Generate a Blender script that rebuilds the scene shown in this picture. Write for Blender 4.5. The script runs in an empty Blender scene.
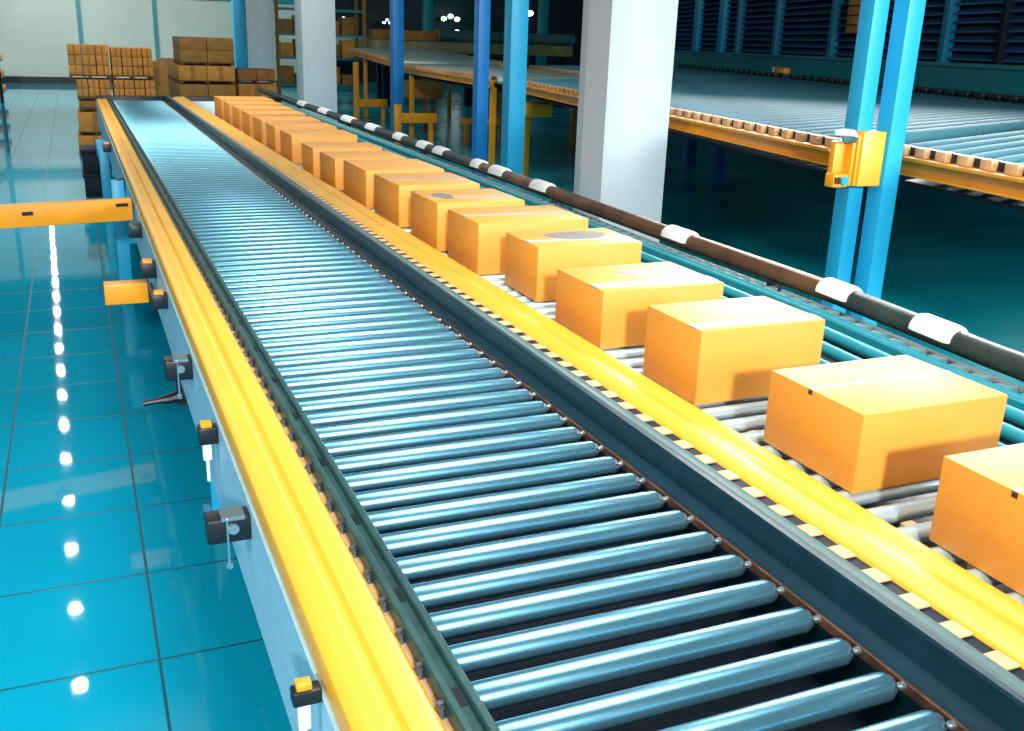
import bpy, bmesh, math, random
from mathutils import Vector, Matrix
random.seed(7)
S = bpy.context.scene
COL = S.collection

# ------------------------------------------------------------------ camera
cam_data = bpy.data.cameras.new('camera')
cam = bpy.data.objects.new('camera', cam_data)
COL.objects.link(cam)
cam_data.sensor_width = 36.0
cam_data.sensor_fit = 'HORIZONTAL'
cam_data.lens = 990.0 / 1024.0 * 36.0
cam_data.clip_end = 200
cam.matrix_world = Matrix(((0.919687, 0.093241, -0.381420, 0.0),
                           (-0.391288, 0.298522, -0.870505, 0.0),
                           (0.032695, 0.949837, 0.311031, 1.95),
                           (0, 0, 0, 1)))
S.camera = cam

# ------------------------------------------------------------------ world
w = bpy.data.worlds.new('hall_air')
S.world = w
w.use_nodes = True
bg = w.node_tree.nodes['Background']
bg.inputs['Color'].default_value = (0.20, 0.62, 0.80, 1)
bg.inputs['Strength'].default_value = 0.12

# ------------------------------------------------------------------ lights
def area(name, loc, size, power, color=(1, 1, 1), target=None, size_y=None, shape='DISK', spread=180):
    l = bpy.data.lights.new(name, 'AREA')
    l.energy = power
    l.color = color
    l.shape = shape
    l.spread = math.radians(spread)
    l.size = size
    if size_y:
        l.shape = 'RECTANGLE'
        l.size_y = size_y
    o = bpy.data.objects.new(name, l)
    COL.objects.link(o)
    o.location = loc
    if target is not None:
        d = Vector(target) - Vector(loc)
        o.rotation_euler = d.to_track_quat('-Z', 'Y').to_euler()
    return o

WARM = (1.0, 0.95, 0.86)
for i in range(18):                       # the row of lamps over the walkway
    y = 10.4 + i * 1.66
    area('ceiling_lamp', (-0.55 - 0.022 * (y - 10.4), y, 5.0), 0.15, 16, WARM)
area('ceiling_lamp', (-1.5, -7.3, 4.7), 0.7, 1280, (1.0, 0.97, 0.93), target=(1.6, 2.0, 0.9))
area('fill_light', (1.4, 2.3, 5.0), 2.0, 130, (1.0, 0.98, 0.96), target=(1.3, 2.6, 0.9), size_y=3.4, spread=120)  # added overhead light for the highlight along the near rollers
area('fill_light', (0.3, 29.0, 5.8), 5.0, 640, (1.0, 0.97, 0.88), target=(1.5, 38.0, 1.6), size_y=1.5)  # added light that brightens the back wall
area('fill_light', (3.0, 17.0, 6.0), 3.5, 170, WARM, target=(1.5, 19.0, 0.6), size_y=3.0)  # added light to brighten the far rollers
area('fill_light', (9.0, -2.0, 4.6), 2.6, 130, (0.75, 0.92, 1.0), target=(7.5, 7.0, 0.9), size_y=2.6)  # added light from the front right, makes post fronts and deck paler
area('fill_light', (8.2, 9.6, 4.9), 6.0, 190, (1.0, 0.97, 0.94), target=(1.8, 2.6, 1.1), size_y=4.0, spread=60)  # added unseen source whose reflection pales the near box lids
area('fill_light', (5.8, -2.6, 2.4), 1.6, 140, (0.85, 0.97, 1.0), target=(5.2, 6.0, 0.2), size_y=1.2, spread=90)  # added low light reaching the floor below the raised deck
area('fill_light', (1.7, 11.5, 6.2), 2.0, 130, (1.0, 0.97, 0.9), target=(1.5, 11.5, 0.9), size_y=5.0, spread=110)  # added light above the far rollers to whiten them
area('fill_light', (-4.2, -0.5, 4.2), 1.6, 130, (1.0, 0.97, 0.93), target=(0.9, 3.0, 0.9), size_y=1.6)  # added soft light for the left faces of frame and boxes

S.view_settings.view_transform = 'Standard'
S.view_settings.look = 'None'
S.view_settings.gamma = 1.0
S.view_settings.use_curve_mapping = False
S.view_settings.exposure = 0.0

# ------------------------------------------------------------------ materials
def mat(name, color, rough=0.5, metal=0.0, var=0.0, scale=8.0, bump=0.0, bscale=40.0,
        spec=0.5, emit=None, estr=0.0, stretch=(1, 1, 1), coat=0.0):
    m = bpy.data.materials.new(name)
    m.use_nodes = True
    nt = m.node_tree
    b = nt.nodes['Principled BSDF']
    b.inputs['Base Color'].default_value = (*color, 1)
    b.inputs['Roughness'].default_value = rough
    b.inputs['Metallic'].default_value = metal
    b.inputs['Specular IOR Level'].default_value = spec
    if coat:
        b.inputs['Coat Weight'].default_value = coat
        b.inputs['Coat Roughness'].default_value = 0.15
    if emit:
        b.inputs['Emission Color'].default_value = (*emit, 1)
        b.inputs['Emission Strength'].default_value = estr
    if var or bump:
        tc = nt.nodes.new('ShaderNodeTexCoord')
        mp = nt.nodes.new('ShaderNodeMapping')
        mp.inputs['Scale'].default_value = stretch
        nt.links.new(tc.outputs['Object'], mp.inputs['Vector'])
    if var:
        n = nt.nodes.new('ShaderNodeTexNoise')
        n.inputs['Scale'].default_value = scale
        n.inputs['Detail'].default_value = 5
        nt.links.new(mp.outputs['Vector'], n.inputs['Vector'])
        r = nt.nodes.new('ShaderNodeMapRange')
        r.inputs['From Min'].default_value = 0.3
        r.inputs['From Max'].default_value = 0.7
        r.inputs['To Min'].default_value = 1 - var
        r.inputs['To Max'].default_value = 1 + var
        nt.links.new(n.outputs['Fac'], r.inputs['Value'])
        mx = nt.nodes.new('ShaderNodeVectorMath')
        mx.operation = 'SCALE'
        mx.inputs[0].default_value = color
        nt.links.new(r.outputs['Result'], mx.inputs['Scale'])
        nt.links.new(mx.outputs['Vector'], b.inputs['Base Color'])
    if bump:
        n2 = nt.nodes.new('ShaderNodeTexNoise')
        n2.inputs['Scale'].default_value = bscale
        n2.inputs['Detail'].default_value = 4
        nt.links.new(mp.outputs['Vector'], n2.inputs['Vector'])
        bp = nt.nodes.new('ShaderNodeBump')
        bp.inputs['Strength'].default_value = bump
        bp.inputs['Distance'].default_value = 0.004
        nt.links.new(n2.outputs['Fac'], bp.inputs['Height'])
        nt.links.new(bp.outputs['Normal'], b.inputs['Normal'])
    return m

M = {}
M['yellow'] = mat('yellow_paint', (0.92, 0.47, 0.03), 0.42, var=0.05, scale=3, spec=0.8)
M['yellow_dull'] = mat('yellow_orange_paint', (0.90, 0.36, 0.012), 0.4, var=0.08, scale=4)
M['steel'] = mat('roller_steel', (0.16, 0.41, 0.54), 0.30, 0.85, var=0.06, scale=5)
M['silver'] = mat('pale_roller_steel', (0.50, 0.68, 0.76), 0.32, 0.6)
M['teal_tube'] = mat('teal_tube', (0.015, 0.30, 0.38), 0.5, 0.2)
M['dark_green'] = mat('dark_green_steel', (0.028, 0.09, 0.09), 0.4, 0.3, var=0.25, scale=14, bump=0.2, bscale=60)
M['guard_blue'] = mat('deep_blue_steel', (0.003, 0.028, 0.045), 0.42, 0.1, var=0.2, scale=10)
M['grey_green'] = mat('grey_green_steel', (0.07, 0.15, 0.15), 0.6, 0.0)
M['brown'] = mat('brown_rust', (0.085, 0.038, 0.018), 0.6, 0.2, var=0.6, scale=25)
M['black'] = mat('black_plastic', (0.006, 0.010, 0.016), 0.4)
M['navy'] = mat('navy_paint', (0.003, 0.010, 0.022), 0.6, spec=0.25)
M['hex'] = mat('bright_bolt', (0.5, 0.62, 0.66), 0.3, 0.9)
M['nut'] = mat('grey_nut', (0.16, 0.19, 0.22), 0.4, 0.8)
M['cream'] = mat('cream_plastic', (0.72, 0.44, 0.22), 0.6, var=0.12, scale=30)
M['white'] = mat('white_plastic', (0.85, 0.90, 0.90), 0.45)
M['paleblue'] = mat('pale_blue_paint', (0.42, 0.72, 0.88), 0.45, var=0.05, scale=30, bump=0.05, bscale=80)
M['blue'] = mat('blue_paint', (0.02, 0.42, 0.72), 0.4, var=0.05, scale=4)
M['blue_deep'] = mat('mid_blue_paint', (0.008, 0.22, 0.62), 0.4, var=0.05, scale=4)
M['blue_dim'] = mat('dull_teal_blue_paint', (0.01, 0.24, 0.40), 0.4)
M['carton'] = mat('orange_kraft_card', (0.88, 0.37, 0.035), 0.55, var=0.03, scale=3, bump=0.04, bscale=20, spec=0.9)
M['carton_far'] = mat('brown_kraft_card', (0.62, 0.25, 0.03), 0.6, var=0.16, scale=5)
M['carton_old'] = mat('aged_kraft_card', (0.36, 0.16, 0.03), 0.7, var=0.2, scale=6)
M['tape'] = mat('pale_tape', (0.52, 0.48, 0.46), 0.35)
M['tape_blue'] = mat('blue_white_tape', (0.30, 0.45, 0.66), 0.4)
M['label_grey'] = mat('grey_paper_label', (0.22, 0.21, 0.19), 0.5, var=0.15, scale=25)
M['wood'] = mat('pallet_wood', (0.16, 0.075, 0.02), 0.8, var=0.3, scale=12)
M['concrete'] = mat('white_column_paint', (0.74, 0.80, 0.85), 0.6, var=0.02, scale=3)
M['pipe_brown'] = mat('rusty_brown_pipe', (0.16, 0.075, 0.035), 0.42, 0.5, var=0.5, scale=4)
M['pipe_dark'] = mat('green_black_pipe', (0.035, 0.055, 0.045), 0.4, 0.3, var=0.3, scale=4)
M['chain'] = mat('chain_teal_steel', (0.25, 0.45, 0.47), 0.4, 0.4)
M['wall_panel'] = mat('wall_panel_paint', (0.56, 0.66, 0.60), 0.4, var=0.05, scale=0.6)
M['wall_dark'] = mat('dark_teal_wall', (0.004, 0.022, 0.032), 0.6, var=0.4, scale=0.5)
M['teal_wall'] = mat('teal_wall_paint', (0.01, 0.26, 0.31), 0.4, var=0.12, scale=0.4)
M['louver'] = mat('louver_blue', (0.03, 0.12, 0.30), 0.45)
M['lamp'] = mat('lamp_glass', (0.8, 1, 1), 0.4, emit=(0.75, 1.0, 0.98), estr=6)
M['duct'] = mat('duct_teal_grey', (0.03, 0.12, 0.14), 0.5, var=0.2, scale=1)
M['olive'] = mat('olive_deck', (0.22, 0.21, 0.09), 0.5, var=0.25, scale=2)
M['deck_steel'] = mat('blue_grey_roller', (0.10, 0.30, 0.37), 0.6, 0.0, spec=0.3)
M['deck_pale'] = mat('pale_green_roller', (0.45, 0.56, 0.48), 0.4, 0.3)

def tile_floor():
    m = bpy.data.materials.new('glossy_blue_tiles')
    m.use_nodes = True
    nt = m.node_tree
    N, Lk = nt.nodes, nt.links
    b = N['Principled BSDF']
    geo = N.new('ShaderNodeNewGeometry')
    sep = N.new('ShaderNodeSeparateXYZ')
    Lk.new(geo.outputs['Position'], sep.inputs[0])
    def mth(op, a, c=None):
        n = N.new('ShaderNodeMath')
        n.operation = op
        for i, v in enumerate((a, c)):
            if v is None: continue
            if isinstance(v, (int, float)): n.inputs[i].default_value = v
            else: Lk.new(v, n.inputs[i])
        return n.outputs[0]
    def joint(axis, off, pitch, half):
        t = mth('DIVIDE', mth('SUBTRACT', axis, off), pitch)
        f = mth('ABSOLUTE', mth('SUBTRACT', mth('FRACT', mth('ADD', t, 100.5)), 0.5))
        return mth('LESS_THAN', mth('MULTIPLY', f, pitch), half)
    jx = joint(sep.outputs['X'], 0.085, 0.53, 0.005)
    jy = joint(sep.outputs['Y'], 2.97, 0.585, 0.005)
    j = mth('MAXIMUM', jx, jy)
    noise = N.new('ShaderNodeTexNoise')
    noise.inputs['Scale'].default_value = 1.4
    noise.inputs['Detail'].default_value = 4
    Lk.new(geo.outputs['Position'], noise.inputs['Vector'])
    ramp = N.new('ShaderNodeMix'); ramp.data_type = 'RGBA'
    ramp.inputs['A'].default_value = (0.002, 0.31, 0.50, 1)
    ramp.inputs['B'].default_value = (0.004, 0.39, 0.58, 1)
    Lk.new(noise.outputs['Fac'], ramp.inputs['Factor'])
    mix = N.new('ShaderNodeMix'); mix.data_type = 'RGBA'
    Lk.new(j, mix.inputs['Factor'])
    Lk.new(ramp.outputs['Result'], mix.inputs['A'])
    mix.inputs['B'].default_value = (0.01, 0.10, 0.13, 1)
    Lk.new(mix.outputs['Result'], b.inputs['Base Color'])
    b.inputs['Specular IOR Level'].default_value = 0.15
    r = mth('ADD', mth('MULTIPLY', j, 0.3), 0.03)
    Lk.new(r, b.inputs['Roughness'])
    # fine scuffs running askew over the glaze
    mp = N.new('ShaderNodeMapping')
    mp.inputs['Rotation'].default_value = (0, 0, 0.75)
    mp.inputs['Scale'].default_value = (4, 60, 1)
    Lk.new(geo.outputs['Position'], mp.inputs['Vector'])
    n2 = N.new('ShaderNodeTexNoise')
    n2.inputs['Scale'].default_value = 1.0
    n2.inputs['Detail'].default_value = 3
    Lk.new(mp.outputs['Vector'], n2.inputs['Vector'])
    h = mth('MULTIPLY', n2.outputs['Fac'], 0.05)
    bp = N.new('ShaderNodeBump')
    bp.inputs['Strength'].default_value = 0.35
    bp.inputs['Distance'].default_value = 0.003
    Lk.new(h, bp.inputs['Height'])
    Lk.new(bp.outputs['Normal'], b.inputs['Normal'])
    return m
M['tiles'] = tile_floor()
M['floor_dark'] = mat('dark_teal_floor', (0.006, 0.48, 0.58), 0.2, var=0.3, scale=0.5, bump=0.05, bscale=3, stretch=(0.5, 1.5, 1))

# ------------------------------------------------------------------ mesh helpers
class MB:
    """collects shapes in world coordinates, builds ONE mesh object"""
    def __init__(self):
        self.bm = bmesh.new()
    def bx(self, x0, x1, y0, y1, z0, z1):
        v = [self.bm.verts.new(p) for p in ((x0,y0,z0),(x1,y0,z0),(x1,y1,z0),(x0,y1,z0),(x0,y0,z1),(x1,y0,z1),(x1,y1,z1),(x0,y1,z1))]
        for f in ((3,2,1,0),(4,5,6,7),(0,1,5,4),(1,2,6,5),(2,3,7,6),(3,0,4,7)):
            self.bm.faces.new([v[i] for i in f])
        return self
    def rbox(self, c, s, rot=0.0, rx=0.0, ry=0.0):
        Mx = Matrix.Translation(c) @ Matrix.Rotation(rot, 4, 'Z') @ Matrix.Rotation(ry, 4, 'Y') @ Matrix.Rotation(rx, 4, 'X')
        n = len(self.bm.verts)
        self.bx(-s[0]/2, s[0]/2, -s[1]/2, s[1]/2, -s[2]/2, s[2]/2)
        self.bm.verts.ensure_lookup_table()
        for v in self.bm.verts[n:]: v.co = Mx @ v.co
        return self
    def beam(self, p0, p1, w, h, drop=0.0):
        """rectangular bar from p0 to p1 (points on its top centre line)"""
        p0, p1 = Vector(p0), Vector(p1)
        d = (p1 - p0); u = Vector((-d.y, d.x, 0)).normalized() * (w / 2)
        dn = Vector((0, 0, -h))
        top = Vector((0, 0, -drop))
        v = [self.bm.verts.new(q) for q in (p0-u+dn+top, p0+u+dn+top, p1+u+dn+top, p1-u+dn+top, p0-u+top, p0+u+top, p1+u+top, p1-u+top)]
        for f in ((3,2,1,0),(4,5,6,7),(0,1,5,4),(1,2,6,5),(2,3,7,6),(3,0,4,7)):
            self.bm.faces.new([v[i] for i in f][::-1])
        return self
    def cyl(self, p0, p1, r, n=14, r2=None, cap=True):
        p0, p1 = Vector(p0), Vector(p1)
        r2 = r if r2 is None else r2
        d = (p1 - p0).normalized()
        a = d.orthogonal().normalized(); b = d.cross(a)
        A = [self.bm.verts.new(p0 + (a*math.cos(t) + b*math.sin(t))*r) for t in [2*math.pi*i/n for i in range(n)]]
        B = [self.bm.verts.new(p1 + (a*math.cos(t) + b*math.sin(t))*r2) for t in [2*math.pi*i/n for i in range(n)]]
        for i in range(n):
            self.bm.faces.new((A[i], A[(i+1)%n], B[(i+1)%n], B[i]))
        if cap:
            self.bm.faces.new(A[::-1]); self.bm.faces.new(B)
        return self
    def tube(self, pts, radii, n=14):
        """tube through points, radius per point"""
        pts = [Vector(p) for p in pts]
        if not hasattr(radii, '__len__'): radii = [radii]*len(pts)
        rings = []
        for i, p in enumerate(pts):
            d = (pts[min(i+1, len(pts)-1)] - pts[max(i-1, 0)]).normalized()
            a = d.cross(Vector((0, 0, 1)))
            if a.length < 1e-3: a = Vector((1, 0, 0))
            a.normalize(); b = a.cross(d)
            rings.append([self.bm.verts.new(p + (a*math.cos(t) + b*math.sin(t))*radii[i]) for t in [2*math.pi*k/n for k in range(n)]])
        for A, B in zip(rings, rings[1:]):
            for i in range(n):
                self.bm.faces.new((A[i], A[(i+1)%n], B[(i+1)%n], B[i]))
        self.bm.faces.new(rings[0][::-1]); self.bm.faces.new(rings[-1])
        return self
    def prism(self, prof, y0, y1, fx=None):
        """profile (x,z) extruded along y; fx(y) shifts it sideways"""
        ys = [y0, y1] if fx is None else [y0 + (y1-y0)*i/40 for i in range(41)]
        rings = [[self.bm.verts.new((x + (fx(y) if fx else 0), y, z)) for x, z in prof] for y in ys]
        n = len(prof)
        for A, B in zip(rings, rings[1:]):
            for i in range(n):
                self.bm.faces.new((A[i], A[(i+1)%n], B[(i+1)%n], B[i]))
        self.bm.faces.new(rings[0][::-1]); self.bm.faces.new(rings[-1])
        return self
    def poly_prism(self, pts, z0, z1):
        A = [self.bm.verts.new((x, y, z0)) for x, y in pts]
        B = [self.bm.verts.new((x, y, z1)) for x, y in pts]
        n = len(pts)
        for i in range(n):
            self.bm.faces.new((A[i], A[(i+1)%n], B[(i+1)%n], B[i]))
        self.bm.faces.new(A[::-1]); self.bm.faces.new(B)
        return self
    def mesh(self, name, m, bevel=0.0, smooth=True, origin=(0, 0, 0)):
        bm = self.bm
        bmesh.ops.recalc_face_normals(bm, faces=bm.faces)
        if bevel:
            ed = [e for e in bm.edges if len(e.link_faces) == 2 and e.calc_face_angle(0) > 0.9]
            bmesh.ops.bevel(bm, geom=ed, offset=bevel, segments=2, affect='EDGES', profile=0.5)
        o = Vector(origin)
        for v in bm.verts: v.co -= o
        if smooth:
            for f in bm.faces: f.smooth = True
            for e in bm.edges:
                if len(e.link_faces) == 2 and e.calc_face_angle(0) > 0.6: e.smooth = False
        me = bpy.data.meshes.new(name)
        bm.to_mesh(me); bm.free()
        me.materials.append(m)
        return me
    def build(self, name, m, parent=None, bevel=0.0, smooth=True):
        org = wloc(parent)
        me = self.mesh(name, m, bevel, smooth, org)
        o = bpy.data.objects.new(name, me)
        COL.objects.link(o)
        if parent: o.parent = parent
        return o

def wloc(o):
    v = Vector((0, 0, 0))
    while o:
        v += o.location; o = o.parent
    return v

def thing(name, label, cat, loc, group=None):
    o = bpy.data.objects.new(name, None)
    COL.objects.link(o)
    o.empty_display_size = 0.1
    o.location = loc
    o['label'] = label; o['category'] = cat
    if group: o['group'] = group
    return o
def tag(o, label, cat, group=None):
    o['label'] = label; o['category'] = cat
    if group: o['group'] = group
    return o
def structure(o):
    o['kind'] = 'structure'
    return o

def repeat(name, me, places, parent, sub=(), limit=100):
    """countable parts: the nearest `limit` one by one, what is left as one stuff part"""
    org = wloc(parent)
    for p in places[:limit]:
        o = bpy.data.objects.new(name, me)
        COL.objects.link(o)
        o.parent = parent
        o.location = Vector(p) - org
        for sn, sm in sub:
            c = bpy.data.objects.new(sn, sm)
            COL.objects.link(c)
            c.parent = o
    rest = places[limit:]
    if rest:
        bm = bmesh.new()
        for p in rest:
            k = len(bm.verts)
            bm.from_mesh(me)
            bm.verts.ensure_lookup_table()
            for v in bm.verts[k:]: v.co += Vector(p) - org
        m2 = bpy.data.meshes.new('distant_' + name + 's')
        bm.to_mesh(m2); bm.free()
        m2.materials.append(me.materials[0])
        o = bpy.data.objects.new('distant_' + name + 's', m2)
        COL.objects.link(o)
        o.parent = parent
        o['kind'] = 'stuff'

# ------------------------------------------------------------------ the setting
structure(MB().bx(-12, 1.25, -12, 40, -0.1, 0).build('floor', M['tiles'], smooth=False))
structure(MB().bx(1.25, 34, -12, 46, -0.1, 0).build('floor', M['floor_dark'], smooth=False))

# back wall of white panels with dark seams
structure(MB().bx(-12, 8.6, 40, 40.2, 0, 7).build('wall_back', M['wall_panel'], smooth=False))
structure(MB().bx(-12, 8.6, 39.93, 40, 0, 0.22).build('baseboard_back', M['black']))
for i, x in enumerate((-2.35, 0.42, 2.95)):
    structure(MB().bx(x-0.07, x+0.07, 39.9, 40, 0.22, 7).build('trim_%d' % (i+1), M['teal_wall']))
structure(MB().bx(-12, 8.6, 39.88, 40, 3.02, 3.4).build('trim_4', M['teal_wall']))
structure(MB().bx(8.6, 34, 45.5, 45.7, 0, 7).build('wall_back_right', M['wall_dark'], smooth=False))
structure(MB().bx(8.6, 8.8, 40.2, 45.5, 0, 7).build('wall_back_return', M['wall_dark'], smooth=False))

# right wall of blue louvres above a teal dado
WA, WB = Vector((12.16, 10.4, 0)), Vector((22.9, 44.5, 0))
wd = (WB - WA).normalized(); wn = Vector((wd.y, -wd.x, 0))
def wall_strip(name, m, z0, z1, off0, off1, kind=True, pts=(WA - wd*12, WB)):
    a, b = pts
    q = [a + wn*off0, b + wn*off0, b + wn*off1, a + wn*off1]
    return MB().poly_prism([(p.x, p.y) for p in q], z0, z1).build(name, m, smooth=False)
structure(wall_strip('wall_right', M['navy'], 0, 7, 0.25, 0.4))
structure(wall_strip('wall_right_dado', M['teal_wall'], 0, 1.80, 0.0, 0.25))
structure(wall_strip('trim_5', M['teal_wall'], 1.80, 1.86, -0.06, 0.25))
mb = MB()
a, b = WA - wd*12, WB
for k in range(32):
    z = 1.92 + k*0.135
    for (o0, z0_), (o1, z1_) in (((0.02, z), (0.22, z+0.085)),):
        vs = [(a + wn*o0, z0_), (b + wn*o0, z0_), (b + wn*o1, z1_), (a + wn*o1, z1_)]
        A = [mb.bm.verts.new((p.x, p.y, zz)) for p, zz in vs]
        B = [mb.bm.verts.new((p.x, p.y, zz-0.02)) for p, zz in vs]
        for i in range(4):
            mb.bm.faces.new((A[i], A[(i+1)%4], B[(i+1)%4], B[i]))
        mb.bm.faces.new(A); mb.bm.faces.new(B[::-1])
structure(mb.build('wall_right_louvers', M['louver'], smooth=False))

# ------------------------------------------------------------------ main roller conveyor
Y0, Y1 = 0.35, 16.0
RP = 0.1083
ZR = 0.95
conv = thing('roller_conveyor', 'long conveyor of bare steel rollers with a yellow left edge beam and blue guard rail', 'conveyor', (0.85, 1.0, 0))
L_yel = [(0.293, 0.905), (0.293, 0.938), (0.298, 0.949), (0.309, 0.955), (0.325, 0.957), (0.349, 0.957), (0.358, 0.949), (0.368, 0.949), (0.378, 0.957), (0.418, 0.957), (0.428, 0.953), (0.434, 0.945), (0.434, 0.905)]
MB().prism(L_yel, Y0, Y1+0.1).build('edge_beam', M['yellow'], conv)
# pale blue web under the yellow beam
MB().prism([(0.286, 0.905), (0.43, 0.905), (0.43, 0.895), (0.298, 0.89), (0.298, 0.635), (0.33, 0.63), (0.33, 0.615), (0.286, 0.615)], Y0, Y1).build('frame_channel', M['paleblue'], conv)
# dark channel beside the rollers
ch = MB().prism([(0.448, 0.86), (0.448, 0.964), (0.451, 0.967), (0.461, 0.967), (0.464, 0.964), (0.464, 0.954), (0.484, 0.954), (0.484, 0.964), (0.487, 0.967), (0.498, 0.967), (0.501, 0.964), (0.501, 0.86)], Y0, Y1).build('guide_rail', M['dark_green'], conv)
SLOT_ME = MB().bx(0.4675, 0.4805, 0, 0.05, 0.9541, 0.9552).mesh('slot', M['black'], smooth=False)
MB().bx(0.434, 0.448, Y0, Y1, 0.90, 0.936).build('bearing_strip', M['cream'], conv, smooth=False)
nut = MB()
nut.cyl((0, 0, -0.004), (0, 0, 0.010), 0.0095, 6).cyl((0, 0, 0.010), (0, 0, 0.017), 0.0055, 10).cyl((0, 0, -0.006), (0, 0, -0.003), 0.013, 12)
nut_me = nut.mesh('nut', M['nut'])
RY = [0.735 + RP*i for i in range(141)]
repeat('nut', nut_me, [(0.4405, yy-0.035, 0.942) for yy in RY], conv)
repeat('slot', SLOT_ME, [(0, 0.9 + 0.325*i, 0) for i in range(24)], conv)
# rollers
rl = MB()
RX0, RX1, RR = 0.505, 1.183, 0.0265
rl.tube([(RX0, 0, 0), (RX0+0.006, 0, 0), (RX1-0.012, 0, 0), (RX1-0.003, 0, 0), (RX1-0.001, 0, 0)], [RR*0.9, RR, RR, RR*0.93, RR*0.8], 24)
rl_me = rl.mesh('roller', M['steel'])
ax = MB().tube([(RX0-0.01, 0, 0), (RX1-0.001, 0, 0), (RX1, 0, 0), (RX1+0.008, 0, 0), (RX1+0.009, 0, 0), (RX1+0.02, 0, 0)], [0.009, 0.009, 0.019, 0.019, 0.008, 0.008], 10)
ax_me = ax.mesh('axle', M['nut'])
repeat('roller', rl_me, [(0, yy, ZR-RR) for yy in RY], conv, sub=(('axle', ax_me),))
# right guard rail
gr = MB().prism([(1.205, 0.80), (1.205, 0.944), (1.209, 0.948), (1.250, 0.948), (1.252, 0.951), (1.252, 1.004), (1.256, 1.009), (1.268, 1.010), (1.268, 0.80)], Y0, Y1).build('guard_rail', M['guard_blue'], conv)
MB().prism([(1.2695, 0.86), (1.2695, 1.006), (1.276, 1.009), (1.284, 1.006), (1.300, 1.004), (1.304, 1.006), (1.311, 1.003), (1.311, 0.86)], Y0, Y1+0.05).build('rail_cap', M['grey_green'], conv)
MB().bx(1.197, 1.2048, Y0, Y1, 0.925, 0.943).build('rub_strip', M['brown'], conv)
bolt = MB().cyl((0, 0, 0), (-0.007, 0, 0), 0.0075, 12).cyl((-0.007, 0, 0), (-0.012, 0, 0), 0.006, 12, r2=0.002)
bolt_me = bolt.mesh('bolt', M['hex'])
repeat('bolt', bolt_me, [(1.197, yy-0.022, 0.937) for yy in RY], conv)
MB().bx(0.50, 1.23, Y0, Y1, 0.80, 0.808).build('gap_shade_sheet', M['navy'], conv, smooth=False)  # added dark sheet, its colour stands in for shade between the rollers
# far end stop
MB().prism([(0.30, 0.84), (0.30, 1.0), (1.308, 1.0), (1.308, 0.84)], 16.12, 16.2).build('end_stop', M['black'], conv, bevel=0.004)
# legs
def blue_leg(x, y, parent, top=0.89, m='blue'):
    l = MB().bx(x-0.045, x+0.045, y-0.03, y+0.03, 0.012, top).build('leg', M[m], parent, bevel=0.004)
    MB().bx(x-0.075, x+0.075, y-0.06, y+0.06, 0, 0.012).build('foot_plate', M[m], l, bevel=0.002)
for yy in (4.0, 7.85, 11.6, 15.6):
    blue_leg(0.232 if yy == 7.85 else 0.42, yy, conv)
    blue_leg(1.235, yy, conv, 0.80)
for yy in (7.85, 11.6, 15.6):
    MB().bx(0.20 if yy == 7.85 else 0.3, 1.22, yy-0.02, yy+0.02, 0.42, 0.50).build('cross_brace', M['blue'], conv, bevel=0.003)
# clamps and sensors along the outer web
def clamp(y, z, size, parts):
    sx, sy, sz = size
    b_ = MB().bx(0.272-sx, 0.286, y-sy/2, y+sy/2, z-sz, z).build('clamp_block', M['black'], conv, bevel=0.004)
    if 'yellow' in parts:
        MB().bx(0.272-sx*0.8, 0.270, y-sy*0.4, y+sy*0.4, z, z+0.012).build('clamp_cover', M['yellow_dull'], b_, bevel=0.002)
    if 'metal' in parts:
        MB().bx(0.272-sx*0.62, 0.2725, y-sy*0.52, y+sy*0.36, z-0.004, z+0.006).cyl((0.262-sx*0.2, y-sy*0.5, z-sz*0.4), (0.262-sx*0.2, y-sy*0.62, z-sz*0.4), 0.013, 12).build('metal_bracket', M['hex'], b_)
        MB().cyl((0.274-sx*0.5, y-sy*0.55, z-sz-0.05), (0.274-sx*0.5, y-sy*0.55, z+0.002), 0.003, 8).cyl((0.274-sx*0.5, y-sy*0.55, z-sz-0.062), (0.274-sx*0.5, y-sy*0.55, z-sz-0.048), 0.008, 8).build('clamp_screw', M['hex'], b_)
    if 'plug' in parts:
        MB().bx(0.272-sx*0.75, 0.272-sx*0.15, y-sy*0.3, y+sy*0.3, z-sz-0.05, z-sz).cyl((0.272-sx*0.45, y, z-sz-0.12), (0.272-sx*0.45, y, z-sz-0.05), 0.005, 8).build('white_plug', M['white'], b_, bevel=0.002)
    return b_
clamp(2.16, 0.885, (0.085, 0.062, 0.06), ('metal',))
clamp(3.40, 0.885, (0.075, 0.075, 0.07), ('metal',))
clamp(1.40, 0.925, (0.035, 0.03, 0.028), ('yellow', 'plug'))
clamp(2.72, 0.89, (0.04, 0.045, 0.05), ('yellow', 'plug'))
clamp(4.35, 0.88, (0.05, 0.07, 0.06), ('yellow',))
clamp(5.0, 0.88, (0.055, 0.10, 0.07), ('yellow',))
clamp(6.05, 0.88, (0.05, 0.12, 0.07), ())
clamp(7.0, 0.88, (0.05, 0.12, 0.07), ())
clamp(7.9, 0.89, (0.05, 0.15, 0.07), ())
clamp(10.6, 0.87, (0.06, 0.2, 0.07), ('yellow',))
# black lever arm reaching over the floor
arm = MB().tube([(0.150, 4.30, 0.41), (0.20, 4.30, 0.415), (0.26, 4.30, 0.42), (0.31, 4.30, 0.43)], [0.012, 0.012, 0.022, 0.03], 10)
arm.bx(0.29, 0.33, 4.28, 4.32, 0.39, 0.64)
arm.build('foot_lever', M['black'], conv)

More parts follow.
